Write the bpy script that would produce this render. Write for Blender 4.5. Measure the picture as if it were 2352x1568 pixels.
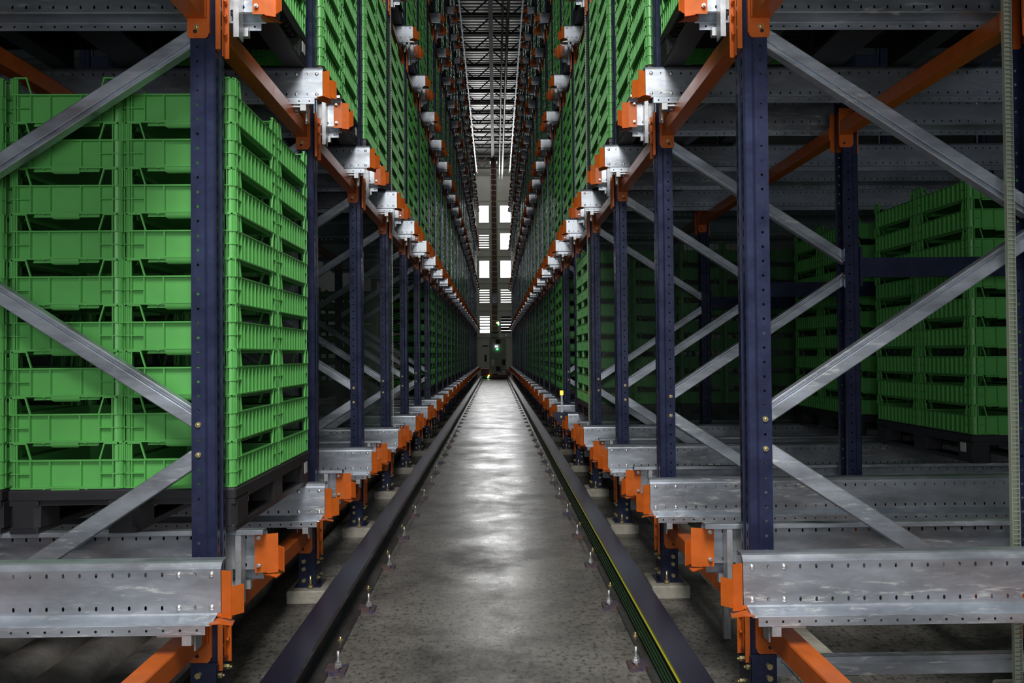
import bpy, math, random
import numpy as np
from mathutils import Matrix, Vector
random.seed(7)
for o in list(bpy.data.objects): bpy.data.objects.remove(o)
C = bpy.context.scene.collection
S = bpy.context.scene
# ------------------------------------------------------------------ camera, world, light, exposure
FPX = 1955.0
CX, CZ = 0.043, 1.28
cam_d = bpy.data.cameras.new('camera'); cam_d.sensor_width = 36; cam_d.lens = FPX/2352*36
cam_d.clip_start = .05; cam_d.clip_end = 300
cam = bpy.data.objects.new('camera', cam_d); C.objects.link(cam); S.camera = cam
cam.matrix_world = (Matrix.Translation((CX, 0, CZ)) @ Matrix.Rotation(-38/FPX, 4, 'Z')
    @ Matrix.Rotation(math.pi/2 + 29/FPX, 4, 'X') @ Matrix.Rotation(-.0088, 4, 'Z'))
w = bpy.data.worlds.new('overcast'); S.world = w; w.use_nodes = True
w.node_tree.nodes['Background'].inputs[0].default_value = (.80, .88, 1, 1)
w.node_tree.nodes['Background'].inputs[1].default_value = .07
S.view_settings.view_transform = 'Standard'; S.view_settings.look = 'None'
S.view_settings.gamma = 1; S.view_settings.use_curve_mapping = False
S.view_settings.exposure = 0.1
def area(name, loc, rot, sx, sy, energy, col=(1, 1, 1), spread=math.pi):
    l = bpy.data.lights.new(name, 'AREA'); l.shape = 'RECTANGLE'; l.size = sx; l.size_y = sy
    l.energy = energy; l.color = col; l.spread = spread
    o = bpy.data.objects.new(name, l); C.objects.link(o); o.location = loc; o.rotation_euler = rot
    return o
# daylight of the loading side behind the photographer, high window over the aisle mouth, end windows, plus added fill lamps for the roof and end wall
area('daylight_loading_side', (0.05, -2.2, 1.9), (math.radians(80), 0, 0), 2.6, 2.4, 78, (.95, .97, 1))
area('daylight_high_window', (0, -1.0, 5.7), (math.radians(54), 0, 0), 1.5, 2.4, 370, (1, .98, .95))
for x_ in (-.62, .62):
    area('daylight_end_window', (x_, 49.3, 7.9), (math.radians(-86), 0, 0), .50, 4.4, 150, (1, 1, 1))
area('roof_fill_lamp', (0, 47.5, 9.6), (math.radians(-125), 0, 0), 1.5, 1.0, 85, (1, 1, 1), math.radians(100))  # added lamp aimed upward to brighten the roof underside, not an actual opening
area('end_wall_fill_lamp', (0, 47.2, 12.7), (0, 0, 0), 3, 2.0, 45, (1, 1, 1))  # added lamp to lift the end wall and crane; no skylight is built here

# ------------------------------------------------------------------ materials
def mat(name, col, rough=.5, metal=0, var=0., vscale=8, bump=0., bscale=60, col2=None, spec=.5, stretch=(1, 1, 1), lo=.35, hi=.65, rvar=0.):
    m = bpy.data.materials.new(name); m.use_nodes = True
    n = m.node_tree.nodes; l = m.node_tree.links; b = n['Principled BSDF']
    b.inputs['Base Color'].default_value = (*col, 1); b.inputs['Roughness'].default_value = rough
    b.inputs['Metallic'].default_value = metal; b.inputs['Specular IOR Level'].default_value = spec
    if var or col2 or bump or rvar:
        tc = n.new('ShaderNodeTexCoord'); mp = n.new('ShaderNodeMapping'); mp.inputs['Scale'].default_value = stretch
        l.new(tc.outputs['Object'], mp.inputs[0])
        oi = n.new('ShaderNodeObjectInfo'); vm = n.new('ShaderNodeVectorMath'); vm.operation = 'ADD'
        mu = n.new('ShaderNodeMath'); mu.operation = 'MULTIPLY'; mu.inputs[1].default_value = 37
        l.new(oi.outputs['Random'], mu.inputs[0]); l.new(mp.outputs[0], vm.inputs[0]); l.new(mu.outputs[0], vm.inputs[1])
    if var or col2 or rvar:
        t = n.new('ShaderNodeTexNoise'); t.inputs['Scale'].default_value = vscale; t.inputs['Detail'].default_value = 6
        t.inputs['Roughness'].default_value = .65
        l.new(vm.outputs[0], t.inputs['Vector'])
        r = n.new('ShaderNodeValToRGB'); r.color_ramp.elements[0].position = lo; r.color_ramp.elements[1].position = hi
        c2 = col2 or tuple(min(1, c*(1-var)) for c in col)
        r.color_ramp.elements[0].color = (*c2, 1); r.color_ramp.elements[1].color = (*col, 1)
        l.new(t.outputs[0], r.inputs[0]); l.new(r.outputs[0], b.inputs['Base Color'])
        if rvar:
            mr = n.new('ShaderNodeMapRange'); mr.inputs[1].default_value = .3; mr.inputs[2].default_value = .7
            mr.inputs[3].default_value = rough-rvar; mr.inputs[4].default_value = rough+rvar
            l.new(t.outputs[0], mr.inputs[0]); l.new(mr.outputs[0], b.inputs['Roughness'])
    if bump:
        t2 = n.new('ShaderNodeTexNoise'); t2.inputs['Scale'].default_value = bscale; t2.inputs['Detail'].default_value = 4
        l.new(vm.outputs[0], t2.inputs['Vector'])
        bp = n.new('ShaderNodeBump'); bp.inputs['Strength'].default_value = bump; bp.inputs['Distance'].default_value = .01
        l.new(t2.outputs[0], bp.inputs['Height']); l.new(bp.outputs[0], b.inputs['Normal'])
    return m
def emit(name, col, st):
    m = bpy.data.materials.new(name); m.use_nodes = True; n = m.node_tree.nodes; b = n['Principled BSDF']
    b.inputs['Base Color'].default_value = (*col, 1)
    b.inputs['Emission Color'].default_value = (*col, 1); b.inputs['Emission Strength'].default_value = st
    return m
galv = mat('galvanised_steel', (.59, .645, .72), .36, .75, var=.38, vscale=5, rvar=.1, stretch=(.5, 1, 1.6), bump=.04, bscale=30)
def scratches(m, col, amount):
    n = m.node_tree.nodes; l = m.node_tree.links; b = n['Principled BSDF']
    src = b.inputs['Base Color'].links[0].from_socket; vec = [q for q in n if q.type == 'VECT_MATH'][0].outputs[0]
    mp = n.new('ShaderNodeMapping'); mp.inputs['Scale'].default_value = (10, 10, 17); mp.inputs['Rotation'].default_value = (0, .5, 0); l.new(vec, mp.inputs[0])
    t = n.new('ShaderNodeTexNoise'); t.inputs['Scale'].default_value = 2.2; t.inputs['Detail'].default_value = 7; t.inputs['Roughness'].default_value = .72; l.new(mp.outputs[0], t.inputs['Vector'])
    t4 = n.new('ShaderNodeTexNoise'); t4.inputs['Scale'].default_value = 2.3; l.new(vec, t4.inputs['Vector'])
    r = n.new('ShaderNodeValToRGB'); r.color_ramp.elements[0].position = .54; r.color_ramp.elements[1].position = .66; l.new(t.outputs[0], r.inputs[0])
    r4 = n.new('ShaderNodeValToRGB'); r4.color_ramp.elements[0].position = .42; r4.color_ramp.elements[1].position = .62; l.new(t4.outputs[0], r4.inputs[0])
    mu = n.new('ShaderNodeMath'); mu.operation = 'MULTIPLY'; l.new(r.outputs[0], mu.inputs[0]); l.new(r4.outputs[0], mu.inputs[1])
    mu2 = n.new('ShaderNodeMath'); mu2.operation = 'MULTIPLY'; mu2.inputs[1].default_value = amount; l.new(mu.outputs[0], mu2.inputs[0])
    mx = n.new('ShaderNodeMix'); mx.data_type = 'RGBA'; l.new(mu2.outputs[0], mx.inputs[0]); l.new(src, mx.inputs[6]); mx.inputs[7].default_value = (*col, 1)
    l.new(mx.outputs[2], b.inputs['Base Color'])
    mm = n.new('ShaderNodeMath'); mm.operation = 'MULTIPLY_ADD'; mm.inputs[1].default_value = -.6; mm.inputs[2].default_value = b.inputs['Metallic'].default_value
    l.new(mu2.outputs[0], mm.inputs[0]); l.new(mm.outputs[0], b.inputs['Metallic'])
scratches(galv, (.80, .80, .74), .75)
galv2 = mat('galvanised_bracket', (.58, .60, .63), .42, .6, var=.3, vscale=25)
navy = mat('navy_paint', (.031, .039, .094), .27, .2, var=.35, vscale=10, rvar=.06)
navy_d = mat('navy_rail_paint', (.022, .027, .062), .27, .4, col2=(.030, .024, .042), vscale=1.3, stretch=(1, .25, 1), bump=.03)
orange = mat('orange_paint', (.64, .135, .016), .38, 0, var=.2, vscale=14, rvar=.06)
green = mat('green_crate_plastic', (.125, .46, .11), .34, 0, var=.14, vscale=3)
black = mat('black_pallet_plastic', (.028, .028, .032), .45, 0, var=.3, vscale=9)
rubber = mat('black_pipe_rubber', (.075, .068, .06), .5, 0, col2=(.018, .017, .016), vscale=5, bump=.1)
bolt_m = mat('zinc_bolt', (.78, .79, .80), .34, .85)
ybolt = mat('yellow_zinc_bolt', (.72, .62, .30), .3, .8)
conc = mat('concrete_block', (.47, .44, .37), .85, 0, var=.3, vscale=14, bump=.3)
dark = mat('dark_void_steel', (.02, .02, .022), .6, .3)
wallm = mat('pale_wall_panel', (.55, .56, .50), .6, 0, var=.1, vscale=2)
sidem = mat('side_wall_panel', (.10, .10, .10), .8)
roofm = mat('roof_sheet', (.62, .62, .60), .45, .3, var=.2, vscale=2)
trussm = mat('truss_steel', (.022, .02, .02), .7, 0)
redbrown = mat('mast_red_brown', (.11, .035, .028), .5)
cabm = mat('cabinet_grey', (.33, .35, .31), .5)
white = mat('white_label', (.75, .75, .75), .5)
green_l = mat('green_conductor', (.03, .11, .035), .4)
yellow_l = mat('yellow_conductor', (.50, .50, .03), .4)
steel = mat('worn_steel', (.30, .29, .28), .35, .8, col2=(.12, .10, .09), vscale=9, stretch=(1, .3, 1))
glass_w = emit('window_daylight', (1, 1, 1), 4.0)
lgreen = emit('green_lamp', (.1, 1, .25), 4); lwhite = emit('white_lamp', (.9, .85, 1), 4); lorange = emit('orange_lamp', (1, .30, .03), 4)
# floor: power-floated concrete with dark stains and scuffs
fm = bpy.data.materials.new('power_floated_concrete'); fm.use_nodes = True
n = fm.node_tree.nodes; l = fm.node_tree.links; b = n['Principled BSDF']
tc = n.new('ShaderNodeTexCoord')
def noise(sc, det, rgh=.6, vec=None, st=(1, 1, 1)):
    mp = n.new('ShaderNodeMapping'); mp.inputs['Scale'].default_value = st; l.new(tc.outputs['Object'], mp.inputs[0])
    t = n.new('ShaderNodeTexNoise'); t.inputs['Scale'].default_value = sc; t.inputs['Detail'].default_value = det
    t.inputs['Roughness'].default_value = rgh; l.new(mp.outputs[0], t.inputs['Vector']); return t
t1 = noise(1.6, 8, .7); r1 = n.new('ShaderNodeValToRGB')
r1.color_ramp.elements[0].position = .34; r1.color_ramp.elements[0].color = (.060, .056, .050, 1)
r1.color_ramp.elements[1].position = .66; r1.color_ramp.elements[1].color = (.27, .26, .235, 1); l.new(t1.outputs[0], r1.inputs[0])
t2 = noise(42, 6, .75, st=(1, .7, 1)); r2 = n.new('ShaderNodeValToRGB')
r2.color_ramp.elements[0].position = .38; r2.color_ramp.elements[0].color = (.22, .21, .20, 1)
r2.color_ramp.elements[1].position = .50; r2.color_ramp.elements[1].color = (1, 1, 1, 1); l.new(t2.outputs[0], r2.inputs[0])
mx = n.new('ShaderNodeMix'); mx.data_type = 'RGBA'; mx.blend_type = 'MULTIPLY'; mx.inputs[0].default_value = .95
l.new(r1.outputs[0], mx.inputs[6]); l.new(r2.outputs[0], mx.inputs[7]); l.new(mx.outputs[2], b.inputs['Base Color'])
mr = n.new('ShaderNodeMapRange'); mr.inputs[1].default_value = .35; mr.inputs[2].default_value = .62
mr.inputs[3].default_value = .46; mr.inputs[4].default_value = .25; l.new(t1.outputs[0], mr.inputs[0]); l.new(mr.outputs[0], b.inputs['Roughness'])
t3 = noise(80, 4, .65); bp = n.new('ShaderNodeBump'); bp.inputs['Strength'].default_value = .16; bp.inputs['Distance'].default_value = .004
l.new(t3.outputs[0], bp.inputs['Height']); l.new(bp.outputs[0], b.inputs['Normal'])
# translucent multiwall sheet
pm = bpy.data.materials.new('multiwall_polycarbonate'); pm.use_nodes = True
n = pm.node_tree.nodes; l = pm.node_tree.links; out = n['Material Output']; n.remove(n['Principled BSDF'])
tr = n.new('ShaderNodeBsdfTransparent'); tr.inputs[0].default_value = (.80, .84, .82, 1)
gl = n.new('ShaderNodeBsdfPrincipled'); gl.inputs['Base Color'].default_value = (.18, .20, .19, 1); gl.inputs['Roughness'].default_value = .22
tcp = n.new('ShaderNodeTexCoord'); wv = n.new('ShaderNodeTexWave'); wv.bands_direction = 'Z'; wv.inputs['Scale'].default_value = 26
l.new(tcp.outputs['Object'], wv.inputs[0]); bpp = n.new('ShaderNodeBump'); bpp.inputs['Strength'].default_value = .35; bpp.inputs['Distance'].default_value = .004
l.new(wv.outputs[1], bpp.inputs['Height']); l.new(bpp.outputs[0], gl.inputs['Normal'])
mxs = n.new('ShaderNodeMixShader'); mxs.inputs[0].default_value = .13
l.new(tr.outputs[0], mxs.inputs[1]); l.new(gl.outputs[0], mxs.inputs[2]); l.new(mxs.outputs[0], out.inputs[0])
edge_m = mat('sheet_edge_plastic', (.50, .52, .45), .25, 0, var=.3, vscale=40)

# ------------------------------------------------------------------ mesh helpers
class MB:
    def __init__(s): s.v = []; s.f = []; s.m = []; s.sm = []; s.mi = 0
    def add(s, vs, fs, smooth=False):
        k = len(s.v); s.v += [tuple(p) for p in vs]
        for f in fs: s.f.append(tuple(i+k for i in f)); s.m.append(s.mi); s.sm.append(smooth)
    def box(s, a, b):
        x0, y0, z0 = (min(a[i], b[i]) for i in range(3)); x1, y1, z1 = (max(a[i], b[i]) for i in range(3))
        s.add([(x0,y0,z0),(x1,y0,z0),(x1,y1,z0),(x0,y1,z0),(x0,y0,z1),(x1,y0,z1),(x1,y1,z1),(x0,y1,z1)],
              [(0,3,2,1),(4,5,6,7),(0,1,5,4),(1,2,6,5),(2,3,7,6),(3,0,4,7)])
    def bbox(s, a, b, c=.004):       # box with chamfered vertical and top edges
        x0, y0, z0 = (min(a[i], b[i]) for i in range(3)); x1, y1, z1 = (max(a[i], b[i]) for i in range(3))
        def ring(z, d, c):
            X0, X1, Y0, Y1 = x0+d, x1-d, y0+d, y1-d
            return [(X0+c,Y0,z),(X1-c,Y0,z),(X1,Y0+c,z),(X1,Y1-c,z),(X1-c,Y1,z),(X0+c,Y1,z),(X0,Y1-c,z),(X0,Y0+c,z)]
        rs = ring(z0, 0, c)+ring(z1-c, 0, c)+ring(z1, c*.7, c)
        fs = [tuple(reversed(range(8))), tuple(range(16, 24))]
        for k in (0, 8):
            for i in range(8): j = (i+1) % 8; fs.append((k+i, k+j, k+8+j, k+8+i))
        s.add(rs, fs)
    def prism(s, prof, p0, ax, up, side, L):   # prof: list (a,b) closed polygon in (side,up), extruded L along ax from p0
        p0, ax, up, side = map(Vector, (p0, ax, up, side)); n = len(prof)
        vs = [p0+side*a+up*b for a, b in prof]+[p0+side*a+up*b+ax*L for a, b in prof]
        s.add(vs, [tuple(reversed(range(n))), tuple(range(n, 2*n))]+[(i, (i+1) % n, n+(i+1) % n, n+i) for i in range(n)])
    def sheet(s, prof, mapf, L0, L1, thick=0):  # open profile strip
        vs = [mapf(L0, p) for p in prof]+[mapf(L1, p) for p in prof]; n = len(prof)
        s.add(vs, [(i, i+1, n+i+1, n+i) for i in range(n-1)])
    def holed(s, mapf, u0, cells, p, v0, v1, vc, a, bb):
        for k in range(cells):
            U0 = u0+k*p; U1 = U0+p; uc = (U0+U1)/2
            o = [(U0,v0),(uc,v0),(U1,v0),(U1,vc),(U1,v1),(uc,v1),(U0,v1),(U0,vc)]
            q = .7
            i_ = [(uc-a*q,vc-bb*q),(uc,vc-bb),(uc+a*q,vc-bb*q),(uc+a,vc),(uc+a*q,vc+bb*q),(uc,vc+bb),(uc-a*q,vc+bb*q),(uc-a,vc)]
            s.add([mapf(*t) for t in o+i_], [(j, (j+1) % 8, 8+(j+1) % 8, 8+j) for j in range(8)])
    def cyl(s, c, ax, r, h, n=12, r2=None, cap=True, smooth=True):
        c = Vector(c); ax = Vector(ax).normalized(); t = ax.orthogonal().normalized(); u = ax.cross(t); r2 = r if r2 is None else r2
        vs = []
        for rr, d in ((r, 0), (r2, h)):
            for i in range(n):
                an = 2*math.pi*i/n; vs.append(c+ax*d+t*(rr*math.cos(an))+u*(rr*math.sin(an)))
        s.add(vs, [(i, (i+1) % n, n+(i+1) % n, n+i) for i in range(n)], smooth)
        if cap:
            k = len(s.v)-2*n; s.f.append(tuple(k+n+i for i in range(n))); s.m.append(s.mi); s.sm.append(False)
            s.f.append(tuple(k+i for i in reversed(range(n)))); s.m.append(s.mi); s.sm.append(False)
    def dome(s, c, ax, r, h, n=12):
        c = Vector(c); ax = Vector(ax).normalized(); t = ax.orthogonal().normalized(); u = ax.cross(t); vs = []
        K = 4
        for k in range(K):
            a = k/K*math.pi/2
            for i in range(n):
                an = 2*math.pi*i/n; vs.append(c+ax*(h*math.sin(a))+(t*math.cos(an)+u*math.sin(an))*(r*math.cos(a)))
        vs.append(c+ax*h); fs = []
        for k in range(K-1):
            for i in range(n): j = (i+1) % n; fs.append((k*n+i, k*n+j, (k+1)*n+j, (k+1)*n+i))
        for i in range(n): fs.append(((K-1)*n+i, (K-1)*n+(i+1) % n, K*n))
        s.add(vs, fs, True)
    def bar(s, p, q, wid, hei, up=(0, 0, 1)):
        p, q = Vector(p), Vector(q); ax = (q-p); L = ax.length; ax.normalize(); up = Vector(up)
        side = ax.cross(up)
        if side.length < 1e-4: side = ax.cross(Vector((0, 1, 0)))
        side.normalize(); up = side.cross(ax)
        s.prism([(-wid/2, -hei/2), (wid/2, -hei/2), (wid/2, hei/2), (-wid/2, hei/2)], p, ax, up, side, L)
    def flipx(s):
        s.v = [(-x, y, z) for x, y, z in s.v]; s.f = [tuple(reversed(f)) for f in s.f]; return s
    def mesh(s, name, mats):
        me = bpy.data.meshes.new(name); me.from_pydata(s.v, [], s.f)
        for m in (mats if isinstance(mats, (list, tuple)) else [mats]): me.materials.append(m)
        me.polygons.foreach_set('material_index', s.m); me.polygons.foreach_set('use_smooth', s.sm); me.update()
        return me
def ob(name, me, parent=None, loc=(0, 0, 0), rz=0):
    o = bpy.data.objects.new(name, me); C.objects.link(o); o.parent = parent; o.location = loc
    if rz: o.rotation_euler = (0, 0, rz)
    return o
def tag(o, label=None, cat=None, group=None, kind=None):
    if label: o['label'] = label
    if cat: o['category'] = cat
    if group: o['group'] = group
    if kind: o['kind'] = kind
    return o
def thing(name, loc, label, cat, group=None, me=None, rz=0):
    return tag(ob(name, me, None, loc, rz), label, cat, group)
ORD = ['first','second','third','fourth','fifth','sixth','seventh','eighth','ninth','tenth','eleventh','twelfth','thirteenth','fourteenth',
 'fifteenth','sixteenth','seventeenth','eighteenth','nineteenth','twentieth','twenty-first','twenty-second','twenty-third','twenty-fourth','twenty-fifth',
 'twenty-sixth','twenty-seventh','twenty-eighth','twenty-ninth','thirtieth']
SIDE = {-1: 'left', 1: 'right'}
LVN = ['ground level', 'second level', 'third level', 'fourth level', 'top level']

# ------------------------------------------------------------------ layout
Y0, PITCH, NF, LP, NL = 2.93, 1.59, 27, 2.065, 5
XA = .915                      # aisle face of the front uprights
XR = 1.920                     # rear uprights
RAILX = .803; RZ = .43
ZTOP = 11.0
def fy(i): return Y0+PITCH*i
def proj(x, y, z):
    if y < .2: return None
    return 1138+(x-CX)*FPX/y, 813-(z-CZ)*FPX/y

# ------------------------------------------------------------------ setting
def struct(name, mb, m): return tag(ob(name, mb.mesh(name, m)), kind='structure')
m = MB(); m.add([(-8,-6,0),(8,-6,0),(8,50,0),(-8,50,0)], [(0,1,2,3)]); struct('floor', m, fm)
for s, nm in ((-1, 'wall_left'), (1, 'wall_right')):
    m = MB(); m.box((s*7.9, -1, 0), (s*8.05, 50, 13.2)); struct(nm, m, sidem)
m = MB()                      # trapezoidal roof sheet, ribs across the aisle
y = -1.0
while y < 50:
    pr = [(y, 12.9), (y+.14, 12.9), (y+.17, 12.94), (y+.23, 12.94), (y+.26, 12.9)]
    for (a, za), (b_, zb) in zip(pr, pr[1:]): m.add([(-8, a, za), (8, a, za), (8, b_, zb), (-8, b_, zb)], [(0, 3, 2, 1)])
    y += .26
m.box((-8, -1, 13.0), (8, 50, 13.1)); struct('ceiling', m, roofm)
# end wall with two columns of windows
YW = 49.6; ppm = FPX/YW
def wx(px): return (px-1138)/ppm+CX
def wz(py): return (813-py)/ppm+CZ
rows = [(470,511,'p','p'), (534,573,'l','p'), (597,638,'p','p'), (660,699,'l','l'), (725,765,'b','d')]
cols = [(1101.5,1126), (1150,1176)]
m = MB(); xs = [-8, wx(cols[0][0]), wx(cols[0][1]), wx(cols[1][0]), wx(cols[1][1]), 8]
zs = [0]+sorted(v for r in rows for v in (wz(r[0]), wz(r[1])))+[13]
for i in range(5):
    for j in range(len(zs)-1):
        if i in (1, 3) and j % 2 == 1: continue
        m.box((xs[i], YW, zs[j]), (xs[i+1], YW+.12, zs[j+1]))
for py in (400, 459, 523, 587, 648, 711, 773):   # horizontal panel joints
    m.box((-2.6, YW-.03, wz(py)-.03), (2.6, YW, wz(py)+.03))
struct('wall_back', m, wallm)
k = 0
for r in rows:
    for ci, (a, b_) in enumerate(cols):
        k += 1; kind = r[2+ci]; z1, z0 = wz(r[0]), wz(r[1]); x0, x1 = wx(a), wx(b_)
        wd = tag(ob('window_%d' % k, None, None, ((x0+x1)/2, YW, z0)), kind='structure'); hx = (x1-x0)/2; h = z1-z0
        m = MB(); m.box((-hx, .05, 0), (hx, .07, h)); ob('pane', m.mesh('pane', glass_w), wd)
        m = MB(); t = .03
        m.box((-hx,-.02,0),(-hx+t,.045,h)); m.box((hx-t,-.02,0),(hx,.045,h)); m.box((-hx+t,-.02,0),(hx-t,.045,t)); m.box((-hx+t,-.02,h-t),(hx-t,.045,h))
        ob('window_frame', m.mesh('window_frame', wallm), wd)
        if kind in 'lbd':
            m = MB(); ns = 7 if kind == 'l' else 6
            for q in range(ns):
                zc = h*(q+.5)/ns
                th = {'l': .095, 'b': .07 if q > 0 else .02, 'd': .12 if q in (0, 2, 3) else .165}[kind]
                m.box((-hx+t, -.01, zc-th/2), (hx-t, .04, zc+th/2))
            ob('louvre', m.mesh('louvre', dark if kind == 'd' else wallm), wd)
# roller shutter door behind the crane is plain wall: dark service line and hose reel
# ------------------------------------------------------------------ roof trusses (one over every frame)
tm = MB()
for z in (12.05, 12.62):
    tm.bar((-2.6, 0, z), (2.6, 0, z), .07, .08)
for q in range(8):
    x0 = -2.6+q*.65; tm.bar((x0, 0, 12.05 if q % 2 else 12.62), (x0+.65, 0, 12.62 if q % 2 else 12.05), .035, .04)
tme = tm.mesh('roof_truss', trussm)
for i in range(13, NF+3):
    y = fy(i)+.06
    if y > 49.3: continue
    thing('roof_truss', (0, y, 0), 'dark lattice roof truss across the aisle, %s counted from the photographer' % ORD[i], 'roof truss', 'lattice trusses under the roof', tme)
for x, z, nm, lb in ((-.02, 11.76, 'guide_rail', 'dark overhead guide rail running down the middle of the aisle'),):
    m = MB(); m.box((-.07, 0, 0), (.07, 48.5-8, .02)); m.box((-.012, 0, .02), (.012, 40.5, .14)); m.box((-.07, 0, .14), (.07, 40.5, .16))
    for q in range(18): m.box((-.02, q*2.2+.5, .16), (.02, q*2.2+.56, .30))
    thing(nm, (x, 8, z), lb, 'rail', None, m.mesh(nm, trussm))
for x, r_, lb in ((.34, .03, 'thin pale conduit under the roof right of the guide rail'), (.50, .045, 'thicker pale pipe under the roof near the right rack')):
    m = MB(); m.cyl((0, 0, 0), (0, 1, 0), r_, 37, 10)
    for q in range(19): m.box((-.01, q*2+.3, 0), (.01, q*2+.33, .62+.9))
    thing('conduit_pipe', (x, 12, 11.35), lb, 'pipe', 'pipes under the roof', m.mesh('conduit_pipe', cabm))

# ------------------------------------------------------------------ floor rails
rp_unused = [(-.056,0),(.056,0),(.056,.018),(.010,.03),(.010,.125),(.056,.14),(.056,.158),(-.056,.158),(-.056,.14),(-.010,.125),(-.010,.03),(-.056,.018)]
m = MB(); m.prism([(-.055-.0,0),(.085,0),(.085,.012),(.03,.018),(.014,.03),(.014,.115),(.055,.135),(.055,.16),(-.055,.16),(-.055,.135),(-.014,.115),(-.014,.03),(-.03,.018),(-.055,.012)],
    (0,0,0), (0,1,0), (0,0,1), (1,0,0), 46.4)
def flip_mesh(mb, name, mt): return mb.flipx().mesh(name, mt)
import copy as _c
railmb = m; mL = _c.deepcopy(m).mesh('crane_floor_rail', navy_d); mR = flip_mesh(_c.deepcopy(m), 'crane_floor_rail', navy_d)
m = MB(); m.box((-.045,-.05,0),(.045,.05,.012)); m.box((-.035,-.04,.012),(.02,.04,.020)); apl = m.mesh('anchor_plate', mat('rusty_navy_plate', (.045,.05,.12), .5, .2, col2=(.16,.09,.05), vscale=30))
m = MB(); m.cyl((0,0,0),(0,0,1),.016,.012,6,smooth=False); m.cyl((0,0,.012),(0,0,1),.012,.012,6,smooth=False); m.cyl((0,0,.024),(0,0,1),.0065,.04,8); abm = m.mesh('anchor_bolt', bolt_m)
m = MB(); m.cyl((0,0,0),(0,0,1),.012,.008,6,smooth=False); m.cyl((0,0,.008),(0,0,1),.006,.012,8); cbm = m.mesh('clamp_bolt', ybolt)
for s in (-1, 1):
    r = thing('crane_floor_rail', (s*.722, .6, 0), 'navy steel crane rail along the floor, %s' % ('left side of the aisle' if s < 0 else 'right side of the aisle, with green conductor strips'),
        'rail', None, mL if s < 0 else mR)
    m = MB(); m.box((.016,0,.0125),(.084,46.2,.0185))
    if s > 0: m.flipx()
    ob('base_strip', m.mesh('base_strip', steel), r)['label'] = 'worn bare steel foot of the rail'
    k = 0; y = 2.05
    while y < 45 and k < 52:
        a = ob('anchor_plate', apl, r, (-s*.105, y, .0), 0 if s < 0 else math.pi)
        if k < 14:
            ob('anchor_bolt', abm, a, (.012, 0, .020))
            ob('clamp_bolt', cbm, r, (-s*.066, y+.33, .0137))
        k += 1; y += .83
    if s > 0:
        for q in range(5):
            m = MB(); m.box((-.006,0,0),(0,44,.012 if q < 4 else .005)); ob('conductor_strip', m.mesh('conductor_strip', yellow_l if q == 4 else green_l), r, (-.056+.012*(.0), 0, 0)).location = (-.0555 if q > 3 else -.050, 0, .034+.0235*q+(.018 if q > 3 else 0))
            tag(r.children[-1], 'yellow conductor strip' if q == 4 else None)
    # welded fish plate on top of the rail
    
# ------------------------------------------------------------------ upright frames
def upright_mb(L):
    m = MB(); n_ = int(L/.05)
    def fl(sy): return lambda u, v: (v, sy*.06, u)
    for sy in (-1, 1):
        m.holed(fl(sy), 0, n_, .05, .036, .082, .058, .0050, .0050)
        m.sheet([(.036,sy*.06),(.029,sy*.052),(.006,sy*.052),(0,sy*.046)], lambda z, p: (p[0], p[1], z), 0, n_*.05)
        m.sheet([(.082,sy*.06),(.082,sy*.038),(.078,sy*.038)], lambda z, p: (p[0], p[1], z), 0, n_*.05)
        m.holed(lambda u, v: (0, v*sy, u), 0, n_, .05, .016, .046, .031, .016, .0045)
        m.sheet([(0,sy*.016),(.012,sy*.010),(.012,0)], lambda z, p: (p[0], p[1], z), 0, n_*.05)
    return m
umb = upright_mb(ZTOP-.07)
UPR = umb.mesh('upright', navy); UPL = _c.deepcopy(umb).flipx().mesh('upright', navy)
# brace: lipped channel, flat web plus groove plus thin lip seen from the aisle mouth
NODE = .733; ZN0 = .264
def brace_mb(x0, z0, x1, z1, flip, plain=False):
    m = MB(); p = Vector((x0, 0, z0)); q = Vector((x1, 0, z1)); ax = (q-p); L = ax.length; ax.normalize()
    up = Vector((0, 1, 0)).cross(ax); up = up if up.z > 0 else -up
    if flip: up = -up
    # profile in (up, y)
    P = [(-.030,.022),(-.030,-.020),(-.027,-.022),(.008,-.022),(.010,-.020),(.010,-.004),(.019,-.004),(.019,-.020),(.022,-.022),(.028,-.022),(.030,-.020),(.030,.022)]
    if plain: P = [(-.030,.022),(-.030,-.019),(-.027,-.022),(.027,-.022),(.030,-.019),(.030,.022)]
    m.prism([(a, b_) for a, b_ in P], p, ax, (0, 1, 0), up, L); return m
BR = {}
nb = int((ZTOP-.5-ZN0)/NODE)
def brace_me(k, s):
    up_ = (k % 2 == 0)       # k even: node at rear (low) to front (high)
    key = (up_, s, k == 0)
    if key not in BR:
        d = .045
        x0, x1 = (XR-XA+.03, .05) if up_ else (.05, XR-XA+.03)
        mb = brace_mb(x0, d, x1, NODE-d, up_, k == 0)
        if s < 0: mb.flipx()
        BR[key] = mb.mesh('brace', galv)
    return BR[key]
m = MB()
for dx in (.058,):
    m.cyl((dx, -.0605, 0), (0, -1, 0), .010, .006, 6, smooth=False); m.dome((dx, -.0665, 0), (0, -1, 0), .006, .004, 8)
nbolt = {1: m.mesh('brace_bolt', ybolt), -1: _c.deepcopy(m).flipx().mesh('brace_bolt', ybolt)}
m = MB(); m.sheet([(-.004,-.055),(-.004,.055)], lambda z, p: (p[0], p[1], z), 0, .17)
m.box((-.004,-.066,0),(.086,-.061,.17)); m.box((-.004,.061,0),(.086,.066,.17)); m.box((-.006,-.066,0),(-.002,.066,.16)); m.box((-.03,-.075,-.006),(.11,.075,0))
COL = {1: m.mesh('base_splice', navy), -1: _c.deepcopy(m).flipx().mesh('base_splice', navy)}
SB = []
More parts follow.
